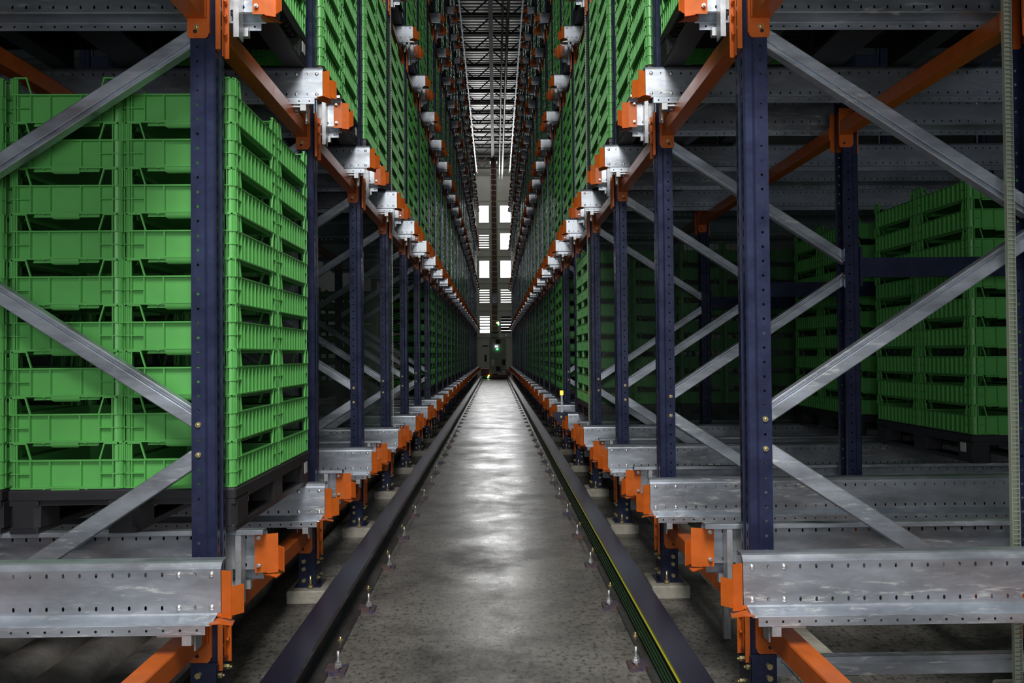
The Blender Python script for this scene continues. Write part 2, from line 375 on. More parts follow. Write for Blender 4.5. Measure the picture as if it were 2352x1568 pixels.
for z in (.03, .09, .13):
    m = MB(); m.cyl((.06,-.066,z),(0,-1,0),.011,.008,6,smooth=False); SB.append(m)
for z in (.04, .12):
    for yy in (-.04, .04): m = MB(); m.cyl((-.006,yy,z),(-1,0,0),.010,.008,6,smooth=False); m.cyl((-.014,yy,z),(-1,0,0),.005,.008,6); SB.append(m)
m = MB(); SB.append(m)
m.cyl((.02,-.09,-.002),(0,0,1),.013,.014,6,smooth=False); m.cyl((.02,-.09,.012),(0,0,1),.007,.05,8)
CB = {1: [m.mesh('splice_bolt', ybolt) for m in SB], -1: [_c.deepcopy(m).flipx().mesh('splice_bolt', ybolt) for m in SB]}
m = MB(); m.box((.085,-.02,.078),(XR-XA,.02,.118)); m.box((.085,-.026,.118),(XR-XA,.02,.124)); m.box((.085,-.02,.124),(XR-XA,.02,.142)); STR = {1: m.mesh('bottom_strut', galv), -1: _c.deepcopy(m).flipx().mesh('bottom_strut', galv)}
for s in (-1, 1):
    for i in range(0, NF):
        t = thing('storage_rack', (s*XA, fy(i)+.06, .07), 'tall navy rack upright frame with galvanised braces, %s in the %s row' % (ORD[i], SIDE[s]), 'rack frame', 'navy upright frames of the %s rack' % SIDE[s])
        ob('upright', UPR if s > 0 else UPL, t)
        if i < 9: ob('upright', UPL if s > 0 else UPR, t, (s*(XR-XA+.082), 0, 0))
        if i < 14:
            for k in range(nb if i > 1 else 5):
                ob('brace', brace_me(k, s), t, (0, 0, ZN0-.07+k*NODE))
        if i < 8:
            for k in range(1, 8 if i < 3 else 5, 2):
                for d in (-.051, .051): ob('brace_bolt', nbolt[s], t, (0, 0, ZN0-.07+k*NODE+d))
            ob('base_splice', COL[s], t); [ob('splice_bolt', q, t) for q in CB[s]]
            if s > 0: ob('bottom_strut', STR[s], t)
        mb = MB(); mb.bbox((-.10,-.14,0),(.10,.14,.064), .006)
        thing('concrete_footing', (s*(XA+.035), fy(i)+.06, 0), 'pale concrete block under the %s navy upright of the %s rack' % (ORD[i], SIDE[s]), 'concrete block', 'concrete footings', mb.mesh('concrete_footing', conc))
        if i < 6:
            thing('concrete_footing', (s*(XR+.045), fy(i)+.06, 0), 'pale concrete block under the %s rear upright of the %s rack' % (ORD[i], SIDE[s]), 'concrete block', 'concrete footings', mb.mesh('concrete_footing', conc))
    # second, deeper line of frames tied back with navy spacers
    for i in range(1, 5):
        t = thing('storage_rack', (s*3.6, fy(i)+.06, .0), 'deep navy rack upright behind the %s frame of the %s rack' % (ORD[i], SIDE[s]), 'rack frame', 'deep frames of the %s rack' % SIDE[s])
        ob('upright', UPR if s > 0 else UPL, t)
        mb = MB(); mb.box((0,-.03,0),(3.6-XR-.085-.012,.03,.105)); mb.box((-.001,-.05,-.05),(.012,.05,.16)) 
        if s < 0: mb.flipx()
        for zz in (1.68, 3.9):
            thing('tie_bar', (s*(XR+.086), fy(i)+.06, zz), 'navy tie beam running outward from the %s rear upright, %s rack%s' % (ORD[i], SIDE[s], '' if zz < 2 else ', upper one'), 'beam', 'navy tie beams', mb.mesh('tie_beam', navy))

# ------------------------------------------------------------------ orange beams along the aisle
BL = PITCH-.12
m = MB(); m.bbox((-.033, .016, 0), (.033, BL-.016, .070), .005)
BM = m.mesh('beam', orange)
def bz(lv): return .308 if lv == 0 else RZ+lv*LP-.054
def conn_mb(sx):   # connector plate at the beam end: plate on the upright flange plus hooked flange on the aisle face; end of beam is y=0
    m = MB(); m.prism([(-.041,.145),(-.041,-.058),(-.032,-.067),(.022,-.067),(.031,-.058),(.031,.145)], (0,-.001,0), (0,1,0), (0,0,1), (1,0,0), .005)
    m.box((-.045,-.030,-.050),(-.041,.004,.145)); m.box((-.037,.004,-.0),(.035,.016,.072))
    m.box((-.065,-.040,-.10),(-.061,-.010,.13)); m.box((-.078,-.014,-.10),(-.061,-.010,.13))
    for z in (-.02, .045, .10): m.cyl((-.065,-.028,z),(-1,0,0),.007,.010,8)
    m.mi = 1
    for z, x in ((-.044,.004), (.030,-.008)): m.cyl((x,.0042,z),(0,1,0),.007 if z < 0 else .011,.0006,12)
    return m
cm = conn_mb(1)
# near end (upright in front of the beam, toward -y) and far end are mirrored in y
def fy_mb(mb): 
    mb = _c.deepcopy(mb); mb.v = [(x, -y, z) for x, y, z in mb.v]; mb.f = [tuple(reversed(f)) for f in mb.f]; return mb
CN = {}
for s in (-1, 1):
    a = _c.deepcopy(cm); 
    if s < 0: a.flipx()
    CN[(s, 0)] = a.mesh('beam_connector', [orange, dark]); CN[(s, 1)] = fy_mb(a).mesh('beam_connector', [orange, dark])
def far_beam():
    m = MB(); m.bbox((-.033, .0, 0), (.033, BL, .07), .005); m.box((-.041,.0,-.067),(.03,.006,.145)); m.box((-.041,BL-.006,-.067),(.03,BL,.145)); return m.mesh('aisle_beam', orange)
FB = far_beam(); FBL = None
for s in (-1, 1):
    for lv in range(NL):
        for b_ in range(-1, NF-1):
            if b_ == -1 and lv > 1: continue
            y = fy(b_)+.12; z = bz(lv)
            lab = 'orange beam along the aisle, %s bay, %s, %s rack' % (ORD[b_+1], LVN[lv], SIDE[s])
            if b_ < 8:
                t = thing('orange_crossbar', (s*(XA+.060), y, z), lab, 'beam', 'orange beams of the %s rack front' % SIDE[s])
                ob('beam', BM, t)
                if b_ >= 0: ob('beam_connector', CN[(s, 0)], t)
                ob('beam_connector', CN[(s, 1)], t, (0, BL, 0))
            else:
                thing('orange_crossbar', (s*(XA+.060), y, z), lab, 'beam', 'orange beams of the %s rack front' % SIDE[s], FB)
    for lv in range(3):
        for b_ in range(-1, 5):
            if b_ == -1 and lv == 2: continue
            t = thing('rear_crossbar', (s*(XR+.008), fy(b_)+.12, bz(lv)), 'orange beam on the rear uprights, %s bay, %s, %s rack' % (ORD[b_+1], LVN[lv], SIDE[s]), 'beam', 'orange beams on the rear uprights')
            ob('beam', BM, t); ob('beam_connector', CN[(-s, 0)], t); ob('beam_connector', CN[(-s, 1)], t, (0, BL, 0))

# ------------------------------------------------------------------ pallet rails
def rail_mb(L):       # aisle end at x=0, runs +x, channel side is -y
    m = MB(); n_ = int(L/.05)
    X = lambda u, p: (u, p[0], p[1])
    m.holed(lambda u, v: (u, 0, v), 0.005, n_, .05, .133, .200, .184, .0042, .0075)
    m.holed(lambda u, v: (u, 0, v), 0.005, n_, .05, .066, .133, .083, .0042, .0075)
    m.holed(lambda u, v: (u, -.058, v), 0.03, n_-1, .05, .018, .047, .032, .0042, .0042)
    L1 = .005+n_*.05
    m.sheet([(0,.066),(0,.200)], X, 0, .005)
    m.sheet([(0,.200),(.002,.207),(.012,.218),(.020,.222),(.062,.222),(.064,.220),(.064,.206)], X, 0, L1)
    m.sheet([(0,.066),(-.004,.061),(-.050,.050),(-.056,.048),(-.058,.044)], X, .012, L1)
    m.sheet([(-.058,.018),(-.054,.016)], X, .03, L1)
    # sheet thickness at the cut end
    m.prism([(0,.066),(.0,.200),(.002,.207),(.012,.218),(.020,.222),(.062,.222),(.062,.219),(.022,.219),(.014,.215),(.005,.206),(.003,.200),(.003,.066)], (0,0,0),(1,0,0),(0,0,1),(0,1,0), .002)
    return m
def guide_mb():        # orange entry guide on the back of the web, sticking out past the rail end
    m = MB()
    def plate(p, q, z0, z1, t=.004):
        m.prism([(0,0),(0,t),(1,t),(1,0)], (0,0,0),(0,0,1),(0,1,0),(1,0,0),0) if False else None
        (xa, ya), (xb, yb) = p, q; d = Vector((xb-xa, yb-ya)); nn = Vector((-d.y, d.x)).normalized()*t
        vs = [(xa,ya),(xb,yb),(xb+nn.x,yb+nn.y),(xa+nn.x,ya+nn.y)]
        m.add([(a, b_, z0) for a, b_ in vs]+[(a, b_, z1) for a, b_ in vs], [(0,3,2,1),(4,5,6,7),(0,1,5,4),(1,2,6,5),(2,3,7,6),(3,0,4,7)])
    plate((.046,.0045),(.0,.0045),.055,.196); plate((.0,.0045),(-.036,-.012),.052,.196)
    plate((-.036,-.012),(-.062,.018),.062,.150)
    # folded lower flare
    m.add([(.018,-.062,.052),(-.018,-.070,.056),(-.050,-.052,.046),(-.036,.016,.040),(.0,.006,.048),(.018,-.0,.050)], [(0,1,4,5),(1,2,3,4)])
    m.add([(.018,-.062,.049),(-.018,-.070,.053),(-.050,-.052,.043),(-.036,.016,.037),(.0,.006,.045),(.018,-.0,.047)], [(5,4,1,0),(4,3,2,1)])
    m.add([(.018,-.062,.052),(-.018,-.070,.056),(-.050,-.052,.046),(.018,-.062,.049),(-.018,-.070,.053),(-.050,-.052,.043)], [(0,3,4,1),(1,4,5,2)])
    return m
def angle_mb():
    m = MB(); m.box((.085,.004,.070),(.125,.009,.205)); m.box((.080,.004,-.05),(.085,.060,.205)); m.box((.125,.009,.0),(.150,.012,.205))
    m.box((.085,.055,-.05),(.100,.060,.205))
    return m
def foot_mb():
    m = MB(); m.box((.072,-.056,-.014),(.100,-.030,.018)); m.box((.172,.16,-.11),(.177,.27,.02)); m.box((.10,-.050,.010),(.177,.27,.016))
    return m
def foot_hi():
    m = MB(); m.box((.072,-.056,-.014),(.100,-.030,.018)); m.box((.10,-.050,.004),(.15,.05,.012)); m.box((.125,-.05,.012),(.131,.0,.05)); return m
def rbolts():
    m = MB(); m.dome((0,0,0),(0,-1,0),.0095,.006,12); return m
RAIL = {}
def var(fn, name, mt):
    a = fn(); A = a.mesh(name, mt); B = _c.deepcopy(a).flipx().mesh(name, mt); return {1: A, -1: B}
RAIL['long'] = var(lambda: rail_mb(5.2), 'rail', galv); RAIL['short'] = var(lambda: rail_mb(1.6), 'rail', galv)
GUIDE = var(guide_mb, 'entry_guide', orange); ANG = var(angle_mb, 'support_angle', galv2); FT = var(foot_mb, 'spacer_block', galv2); FH = var(foot_hi, 'spacer_block', galv2)
RB = rbolts().mesh('round_bolt', bolt_m)
m = MB(); m.cyl((0,0,0),(0,1,0),.0085,.006,6,smooth=False); m.cyl((0,.006,0),(0,1,0),.005,.008,8); HB = m.mesh('hex_bolt', bolt_m)
def far_rail_mb():
    m = MB(); X = lambda u, p: (u, p[0], p[1])
    m.sheet([(.064,.206),(.064,.222),(.02,.222),(0,.200),(0,.066),(-.05,.050),(-.058,.044),(-.058,.018)], X, 0, 1.2); m.prism([(0,.066),(.0,.200),(.02,.222),(.062,.222),(.062,.219),(.022,.219),(.003,.200),(.003,.066)], (0,0,0),(1,0,0),(0,0,1),(0,1,0), .002)
    m.mi = 1; g = guide_mb(); m.add(g.v, g.f)
    m.mi = 2; g = angle_mb(); m.add(g.v, g.f)
    m.mi = 3
    for x in (.03, .13):
        for z in (.083, .184): m.box((x-.008,-.006,z-.008),(x+.008,0,z+.008))
    return m
FR = var(far_rail_mb, 'pallet_rail', [galv, orange, galv2, bolt_m])
cand = []
for s in (-1, 1):
    for lv in range(NL):
        for i in range(NF):
            for near in (0, 1):
                y = fy(i)-.295 if near == 0 else fy(i)+.235
                z = RZ+lv*LP; p = proj(s*RAILX, y, z+.1)
                if p[1] < -40: 
                    if not (lv == 1 and i == 0): continue
                cand.append((y, s, lv, i, near))
cand.sort(key=lambda c: (c[0], c[2]))
stuff_v = MB()
for idx, (y, s, lv, i, near) in enumerate(cand):
    z = RZ+lv*LP
    # near==0 faces -y (channel toward the camera). variants: right-near A, right-far B rotated, left-near B, left-far A rotated
    key = s if near == 0 else -s
    rz = 0 if near == 0 else math.pi
    lab = 'galvanised pallet rail, %s side of the %s frame, %s, %s rack' % ('camera' if near == 0 else 'far', ORD[i], LVN[lv], SIDE[s])
    gp = 'galvanised pallet rails of the %s rack' % SIDE[s]
    if idx < 300:
        if i < 7:
            t = thing('pallet_rail', (s*RAILX, y, z), lab, 'pallet rail', gp, None, rz)
            ob('rail', RAIL['long' if i < 5 else 'short'][key], t); ob('entry_guide', GUIDE[key], t); ob('support_angle', ANG[key], t); ob('spacer_block', (FH if lv else FT)[key], t)
            if i < 5:
                for x in (.03, .13):
                    for zz in (.083, .184): ob('round_bolt', RB, t, (key*x, -.0005, zz))
                for x in (.03, .105):
                    for zz in (.083, .184): ob('hex_bolt', HB, t, (key*x, .009, zz))
        else:
            thing('pallet_rail', (s*RAILX, y, z), lab, 'pallet rail', gp, FR[key], rz)
    else:
        src = FR[key]; cs, sn = math.cos(rz), math.sin(rz)
        vs = [(s*RAILX+v.co.x*cs, y+v.co.y*cs, z+v.co.z) for v in src.vertices]
        k0 = len(stuff_v.v); stuff_v.v += vs
        for p in src.polygons: stuff_v.f.append(tuple(k0+q for q in p.vertices)); stuff_v.m.append(p.material_index); stuff_v.sm.append(False)
if stuff_v.v:
    tag(ob('distant_pallet_rails', stuff_v.mesh('distant_pallet_rails', [galv, orange, galv2, bolt_m])), 'rows of tiny galvanised rails with orange ends far down the aisle', 'pallet rails', None, 'stuff')

# ------------------------------------------------------------------ crates and pallets
CW, CD, CH = .404, .594, .1645
def crate_mb():
    m = MB(); hx, hy = CW/2, CD/2
    m.box((-hx+.014,-hy+.014,.004),(hx-.014,hy-.014,.010))
    def face(L, ofs, mp, ribs, short):
        h = L/2
        def bx(u0, n0, z0, u1, n1, z1):
            a = mp(u0, n0); b_ = mp(u1, n1); m.box((a[0], a[1], z0), (b_[0], b_[1], z1))
        zr = .104
        bx(-h+.02, -.019, .010, h-.02, -.016, zr)              # recessed panel
        bx(-h+.012, -.019, zr-.005, h-.012, 0, zr)              # rim
        bx(-h+.012, -.012, 0, h-.012, -.001, .005)              # bottom rim
        for u in ribs: bx(u-.0021, -.017, .005, u+.0021, -.001, zr-.004)
        for sg in (-1, 1):
            for du in (.032, .078):
                bx(sg*(h-du)-.0021, -.017, .005, sg*(h-du)+.0021, 0, zr-.004)
            bx(sg*(h-.012), -.017, .052, sg*(h-.078), -.0012, .0555)
            # raised corner arm: outer post, inner post, sloping strut, top bar
            bx(sg*(h-.012), -.004, zr, sg*(h-.017), 0, CH)
            bx(sg*(h-.034), -.004, zr, sg*(h-.030), 0, CH-.004)
            bx(sg*(h-.012), -.012, CH-.005, sg*(h-.064), 0, CH)
            a0, a1 = mp(sg*(h-.080), -.004), mp(sg*(h-.062), -.004)
            p, q = Vector((a0[0], a0[1], zr)), Vector((a1[0], a1[1], CH))
            m.bar(p, q, .005, .007, up=(mp(0, 1)[0]-mp(0, 0)[0], mp(0, 1)[1]-mp(0, 0)[1], 0))
            bx(sg*(h-.020), -.011, zr, sg*(h-.030), -.008, CH)
            if not short: bx(sg*(h-.05), -.010, zr, sg*(h-.075), -.006, CH-.02)
        if short:
            
            vs = []     # rounded grip pocket under the bottom rim
            K = 5
            for q in range(K+1):
                a_ = -math.pi/2*q/K; nn = -.016+.015*math.cos(a_); zz = .004+.022*math.sin(a_)
                wq = .050 if q < K-1 else .044
                vs += [(*mp(-wq, nn), zz), (*mp(wq, nn), zz)]
            m.add(vs, [(2*q, 2*q+1, 2*q+3, 2*q+2) for q in range(K)], True)
            bx(-.058, -.013, .004, .058, .001, .009)
            for sg in (-1, 1):
                a0, a1 = mp(sg*.058, -.003), mp(sg*.078, -.003); m.bar(Vector((*a0, .007)), Vector((*a1, -.001)), .006, .005, up=(0, 0, 1))
        bx(-h+.085, -.020, -.011, h-.085, -.015, .012)
        bx(-h+.085, -.018, -.011, h-.085, -.010, -.008)
    face(CW, hy, lambda u, q: (u, -(hy+q)), (-.055, .055), True)
    face(CW, hy, lambda u, q: (u, hy+q), (-.055, .055), True)
    rb = [-.175+.05*k for k in range(8)]
    face(CD, hx, lambda u, q: (hx+q, u), rb, False); face(CD, hx, lambda u, q: (-(hx+q), u), rb, False)
    # rounded corner columns
    r = .022
    for sx in (-1, 1):
        for sy in (-1, 1):
            cx, cy = sx*(hx-.003-r), sy*(hy-.003-r); vs = []; K = 5
            for z in (.002, CH-.002):
                for k in range(K+1):
                    a = k/K*math.pi/2; vs.append((cx+sx*r*math.cos(a), cy+sy*r*math.sin(a), z))
            m.add(vs, [(k, k+1, K+2+k, K+1+k) if sx*sy > 0 else (k, K+1+k, K+2+k, k+1) for k in range(K)], True)
            for z in (.0, .052, .100, CH-.004):
                vs = [(cx, cy, z)]+[(cx+sx*(r+.003)*math.cos(k/K*math.pi/2), cy+sy*(r+.003)*math.sin(k/K*math.pi/2), z) for k in range(K+1)]
                vs2 = [(x, y, zz+.004) for x, y, zz in vs]; n_ = len(vs)
                m.add(vs+vs2, [tuple(range(n_)), tuple(n_+q for q in range(n_))]+[(k, k+1, n_+k+1, n_+k) for k in range(n_-1)])
    return m
CR = crate_mb().mesh('crate', green)
def crate_low():
    m = MB(); hx, hy = CW/2, CD/2
    for sx in (-1, 1):
        x1 = sx*hx; x0 = sx*(hx-.012)
        m.box((x0-sx*.003,-hy+.01,.004),(x0,hy-.01,.104)); m.box((x0,-hy+.005,.100),(x1,hy-.005,.104)); m.box((x0,-hy+.005,0),(x1,hy-.005,.005))
        for k in range(7): m.box((x0,-.19+.0633*k-.0025,.005),(x1-sx*.001,-.19+.0633*k+.0025,.1))
        for sy in (-1, 1):
            m.box((x0-sx*.02,sy*(hy-.004),0),(x1-sx*.004,sy*(hy-.034),CH)); m.box((x0,sy*(hy-.034),.104),(x1,sy*(hy-.060),CH-.01)); m.box((x0,sy*(hy-.034),CH-.008),(x1,sy*(hy-.080),CH))
            m.box((x0,sy*(hy-.078),0),(x1,sy*(hy-.082),.1))
    for sy in (-1,):
        m.box((-hx+.01,sy*(hy-.012),.004),(hx-.01,sy*(hy-.015),.104)); m.box((-hx+.005,sy*hy,.100),(hx-.005,sy*(hy-.012),.104))
    m.box((-hx+.014,-hy+.014,.004),(hx-.014,hy-.014,.010))
    return m
lowmb = crate_low(); LV = np.array(lowmb.v); LF = np.array(lowmb.f)
def pallet_mb(near=True):      # x .8 deep, y 1.2 long, origin at centre of bottom
    m = MB(); hx, hy = .406, .6
    m.bbox((-hx,-hy,.120),(hx,hy,.156), .006); m.box((-hx+.008,-hy+.008,.156),(hx-.008,hy-.008,.159))
    for x in (-hx+.055, 0, hx-.055):
        w_ = .050
        m.bbox((x-w_,-hy+.004,0),(x+w_,hy-.004,.024), .004)
        for y0, y1 in ((-hy+.002,-hy+.17), (-.085,.085), (hy-.17,hy-.002)): 
            m.bbox((x-w_-.004,y0,.02),(x+w_+.004,y1,.128), .018)
            m.bbox((x-w_-.002,y0-.0,.10),(x+w_+.002,y1+.0,.120), .004)
    if near:   # underside rib grid
        for k in range(15): m.box((-hx+.02+k*.054-.0015,-hy+.02,.098),(-hx+.02+k*.054+.0015,hy-.02,.118))
        for k in range(21): m.box((-hx+.02,-hy+.02+k*.058-.0015,.098),(hx-.02,-hy+.02+k*.058+.0015,.118))
        for sx in (-1, 1): m.box((sx*hx,-.44,.105),(sx*(hx-.004),.44,.120))
    return m
PN = pallet_mb().mesh('plastic_pallet', black); PF = pallet_mb(False).mesh('plastic_pallet', black)
m = MB(); m.box((-.0015,-.028,0),(0,.028,.052)); LABEL = m.mesh('label_sticker', white)
# loads: (side, level, bay, depth index start x, columns)
PB = .6525; PT = PB+.159
crates = []      # (x,y,z,side,level,bay,col name,layer, depth)
rnd = random.Random(3)
def load(s, lv, b_, x_out, deep_cols, lab_extra, full=True, layers=9):
    y0 = fy(b_)+.150; yc = y0+.6; xc = s*(x_out+.408); z = PB+lv*LP
    pos = lab_extra
    t = thing('plastic_pallet', (xc, yc, z), 'black plastic pallet %s, %s bay, %s, %s rack' % (pos, ORD[b_] if b_ >= 0 else 'nearest', LVN[lv], SIDE[s]), 'pallet', 'black pallets in the racks', PN if b_ < 6 else PF)
    if b_ < 5:
        st = ob('label_sticker', LABEL, t, (-s*.4065 if s > 0 else .4065+.0015, (-.5 if s > 0 else .52), .055)); st['label'] = 'white paper sticker'
        if s > 0: st.location.x = -.4062
    for cx in deep_cols:
        for cy in (0, 1):
            if not full and cx == 1 and cy == 1: continue
            for ly in range(layers):
                j = (rnd.random()-.5)*.004
                crates.append((s*(x_out+.204+.408*cx)+j, y0+.3+.6*cy+(rnd.random()-.5)*.005, PT+lv*LP+ly*CH, s, lv, b_, (cx, cy), ly, x_out))
right_ground_empty = {0, 1, 2, 4}; left_ground_empty = set(range(1, 6))
for s in (-1, 1):
    for lv in range(NL):
        for b_ in range(-1, NF-1):
            if b_ == -1 and lv not in (1, 2): continue
            p = proj(s*XA, fy(b_+1), PB+lv*LP)
            if p[1] < -60 and not (lv in (1, 2, 3) and b_ <= 1): continue
            emp = (right_ground_empty if s > 0 else left_ground_empty) if lv == 0 else set()
            if b_ in emp: continue
            if b_ == -1:
                load(s, lv, b_, .89 if b_ < 3 else .905 if b_ < 6 else .93, (0, 1), 'overhead beside the photographer'); load(s, lv, b_, 1.724+(.03 if b_ > 2 else 0), (0,), 'overhead, behind the aisle pallet'); continue
            if lv == 0 and b_ > 8 and rnd.random() < .12: continue
            seefront = (lv == 0 and ((s < 0 and b_ in (0, 6)) or (s > 0 and b_ in (3, 5))))
            load(s, lv, b_, .89 if b_ < 3 else .905 if b_ < 6 else .93, (0, 1) if (seefront or (b_ < 3)) else (0,), 'beside the aisle', full=not (not seefront and b_ < 3))
            if seefront: load(s, lv, b_, 1.724+(.03 if b_ > 2 else 0), (0, 1), 'behind the aisle pallet', full=False)
            if seefront and s > 0 and b_ == 3: load(s, lv, b_, 2.572, (0, 1), 'deepest of its row', full=False)
load(1, 0, 1, 2.68, (0, 1), 'set deep in the lane'); load(1, 0, 2, 2.68, (0, 1), 'set deep in the lane')
load(1, 0, 1, 3.51, (0, 1), 'deepest of its row', full=False)
load(1, 0, 0, 3.2, (0,), 'set deep in the lane')
load(1, 1, 0, 1.69, (0,), 'behind the aisle pallet', layers=2); load(-1, 1, 0, 1.69, (0,), 'behind the aisle pallet', layers=2)
def vis(c):
    x, y, z = c[0], c[1], c[2]
    p = proj(x, max(.5, y), z+.08)
    if p is None: return False
    return -60 < p[0] < 2410 and -80 < p[1] < 1600
NUMW = ['bottom layer', 'second layer', 'third layer', 'fourth layer', 'fifth layer', 'sixth layer', 'seventh layer', 'eighth layer', 'top layer']
def colname(c):
    cx, cy = c[6]
    a = 'near' if cy == 0 else 'far'; b_ = 'aisle' if cx == 0 else 'inner'
    if c[8] > 1 and c[8] < 2.4: b_ = 'second-row' if cx == 0 else 'second-row inner'
    elif c[8] >= 2.4 and c[8] < 3.4: b_ = 'deep' if cx == 0 else 'deep inner'
    elif c[8] >= 3.4: b_ = 'deepest' if cx == 0 else 'deepest inner'
    return a+' '+b_
crates.sort(key=lambda c: c[1] + (0 if c[6][1] == 0 or c[6][0] == 0 else 3) + (abs(c[0])-.9)*.6)
ind = [c for c in crates if vis(c)][:300]; indset = set(map(id, ind)); rest = [c for c in crates if id(c) not in indset and (vis(c) or c[5] < 4)]
LVS = ['ground level', 'second level', 'third level', 'fourth level', 'top level']
for c in ind:
    o = thing('plastic_crate', c[:3], 'green crate, %s, %s stack, %s bay, %s, %s rack' % (NUMW[c[7]], colname(c), ORD[c[5]], LVS[c[4]], SIDE[c[3]]),
        'crate', 'green crates on the %s rack pallets' % SIDE[c[3]], CR)
if rest:
    P = np.array([c[:3] for c in rest]); V = (P[:, None, :]+LV[None]).reshape(-1, 3)
    F = (np.arange(len(rest))[:, None, None]*len(LV)+LF[None]).reshape(-1, 4)
    me = bpy.data.meshes.new('stacked_crates'); me.vertices.add(len(V)); me.vertices.foreach_set('co', V.astype(np.float32).ravel())
    me.loops.add(F.size); me.loops.foreach_set('vertex_index', F.astype(np.int32).ravel())
    me.polygons.add(len(F)); me.polygons.foreach_set('loop_start', np.arange(0, F.size, 4, dtype=np.int32))
    me.polygons.foreach_set('loop_total', np.full(len(F), 4, dtype=np.int32)); me.update(calc_edges=True); me.materials.append(green)
    tag(ob('stacked_crates', me), 'mass of distant green crates stacked on pallets down both racks', 'crates', None, 'stuff')

# ------------------------------------------------------------------ translucent partition sheets
for s in (-1, 1):
    m = MB(); m.box((0,0,0),(5.4,.008,10.6))
    if s < 0: m.flipx()
    t = thing('partition_sheet', (s*(XA-.012), fy(3)+.124, .30), 'translucent ribbed plastic partition behind the fourth frame of the %s rack' % SIDE[s], 'partition', 'translucent partitions', m.mesh('partition_sheet', pm))
    m = MB()
    for k in range(700): m.box((-.009,-.002,k*.015),(0,.010,k*.015+.009))
    if s < 0: m.flipx()
    ob('sheet_edge', m.mesh('sheet_edge', edge_m), t)
m = MB(); m.box((0,.0,0),(.002,.016,8)); m.box((.026,.0,0),(.028,.016,8)); m.box((.002,.014,0),(.026,.016,8))
for k in range(520): m.box((.002,.0,k*.0155),(.026,.014,k*.0155+.0025))
em = bpy.data.materials.new('clear_edge_plastic'); em.use_nodes = True
n = em.node_tree.nodes; l = em.node_tree.links; b = n['Principled BSDF']; b.inputs['Base Color'].default_value = (.55,.58,.48,1); b.inputs['Roughness'].default_value = .2
tr = n.new('ShaderNodeBsdfTransparent'); tr.inputs[0].default_value = (.8,.85,.78,1); mxs = n.new('ShaderNodeMixShader'); mxs.inputs[0].default_value = .5
l.new(tr.outputs[0], mxs.inputs[1]); l.new(b.outputs[0], mxs.inputs[2]); l.new(mxs.outputs[0], n['Material Output'].inputs[0])
thing('partition_sheet', (1.802, 2.88, .06), 'clear multiwall plastic sheet seen edge-on at the right side', 'partition', 'translucent partitions', m.mesh('partition_sheet', em))

# ------------------------------------------------------------------ under-rack services
for k, (x, r_) in enumerate(((1.24, .106), (1.46, .108), (1.68, .108), (1.90, .108))):
    m = MB(); m.cyl((0,0,0),(0,1,0), r_, 16, 28)
    thing('black_pipe', (-x, .8, r_+.002), 'thick black pipe on the floor under the left rack, %s from the aisle' % ORD[k], 'pipe', 'black pipes under the left rack', m.mesh('black_pipe', rubber))
m2 = MB(); m2.box((0,0,.004),(.07,14,.145)); thing('floor_channel', (1.235, .8, .0), 'pale steel channel on the floor beside the orange beam, right rack', 'channel', None, m2.mesh('floor_channel', conc))
m = MB()
for x in (0, .03, .06, .09):
    m.box((x,0,0),(x+.003,14,.003))
for x in (0, .09): m.box((x,0,.04),(x+.003,14,.043))
for q in range(280): m.box((0,q*.05,-.003),(.093,q*.05+.003,0)); m.box((0,q*.05,0),(.003,q*.05+.003,.04)); m.box((.09,q*.05,0),(.093,q*.05+.003,.04))
for q in range(7): m.box((.02, 2.2+q*1.59-.8, -.197), (.05, 2.23+q*1.59-.8, -.003))
t = thing('wire_cable_tray', (1.03, .8, .20), 'wire mesh cable tray running under the right rack', 'cable tray', None, m.mesh('wire_cable_tray', galv2))
m = MB(); m.cyl((1.06,.85,.214),(0,1,0),.009,13.8,8); m.cyl((1.085,.85,.214),(0,1,0),.009,13.8,8); thing('power_cable', (0,0,0), 'black cables lying in the wire tray, right rack', 'cable', None, m.mesh('power_cable', rubber))
# navy stop bracket with lamp at the right rack
m = MB(); m.add([(0,0,.14),(.30,0,.14),(.30,0,-.03),(.16,0,-.06),(0,0,.10),(0,.012,.14),(.30,.012,.14),(.30,.012,-.03),(.16,.012,-.06),(0,.012,.10)],
    [(0,4,3,2,1),(5,6,7,8,9),(0,1,6,5),(1,2,7,6),(2,3,8,7),(3,4,9,8),(4,0,5,9)])
m.box((.0,.0,.14),(.32,.12,.155)); m.box((.22,.012,-.12),(.30,.06,.14))
t = thing('stop_bracket', (.655, 9.05, .50), 'navy bolted bracket jutting out of the right rack above the rail', 'bracket', None, m.mesh('stop_bracket', navy))
m = MB()
for x in (.08,.14,.2,.26):
    m.cyl((x,0,.11),(0,-1,0),.012,.01,6,smooth=False)
for x in (.17,.23): m.cyl((x,0,.03),(0,-1,0),.012,.01,6,smooth=False)
ob('bracket_bolts', m.mesh('bracket_bolts', ybolt), t)
m = MB(); m.box((.27,.02,.155),(.32,.07,.30)); tag(ob('clamp', m.mesh('clamp', galv2), t), 'galvanised clamp')

m = MB(); m.box((.08,.03,.155),(.10,.05,.34)); ob('lamp_post', m.mesh('lamp_post', galv2), t)
m = MB(); m.cyl((.09,.04,.34),(0,0,1),.018,.045,12); ob('warning_lamp', m.mesh('warning_lamp', lorange), t)
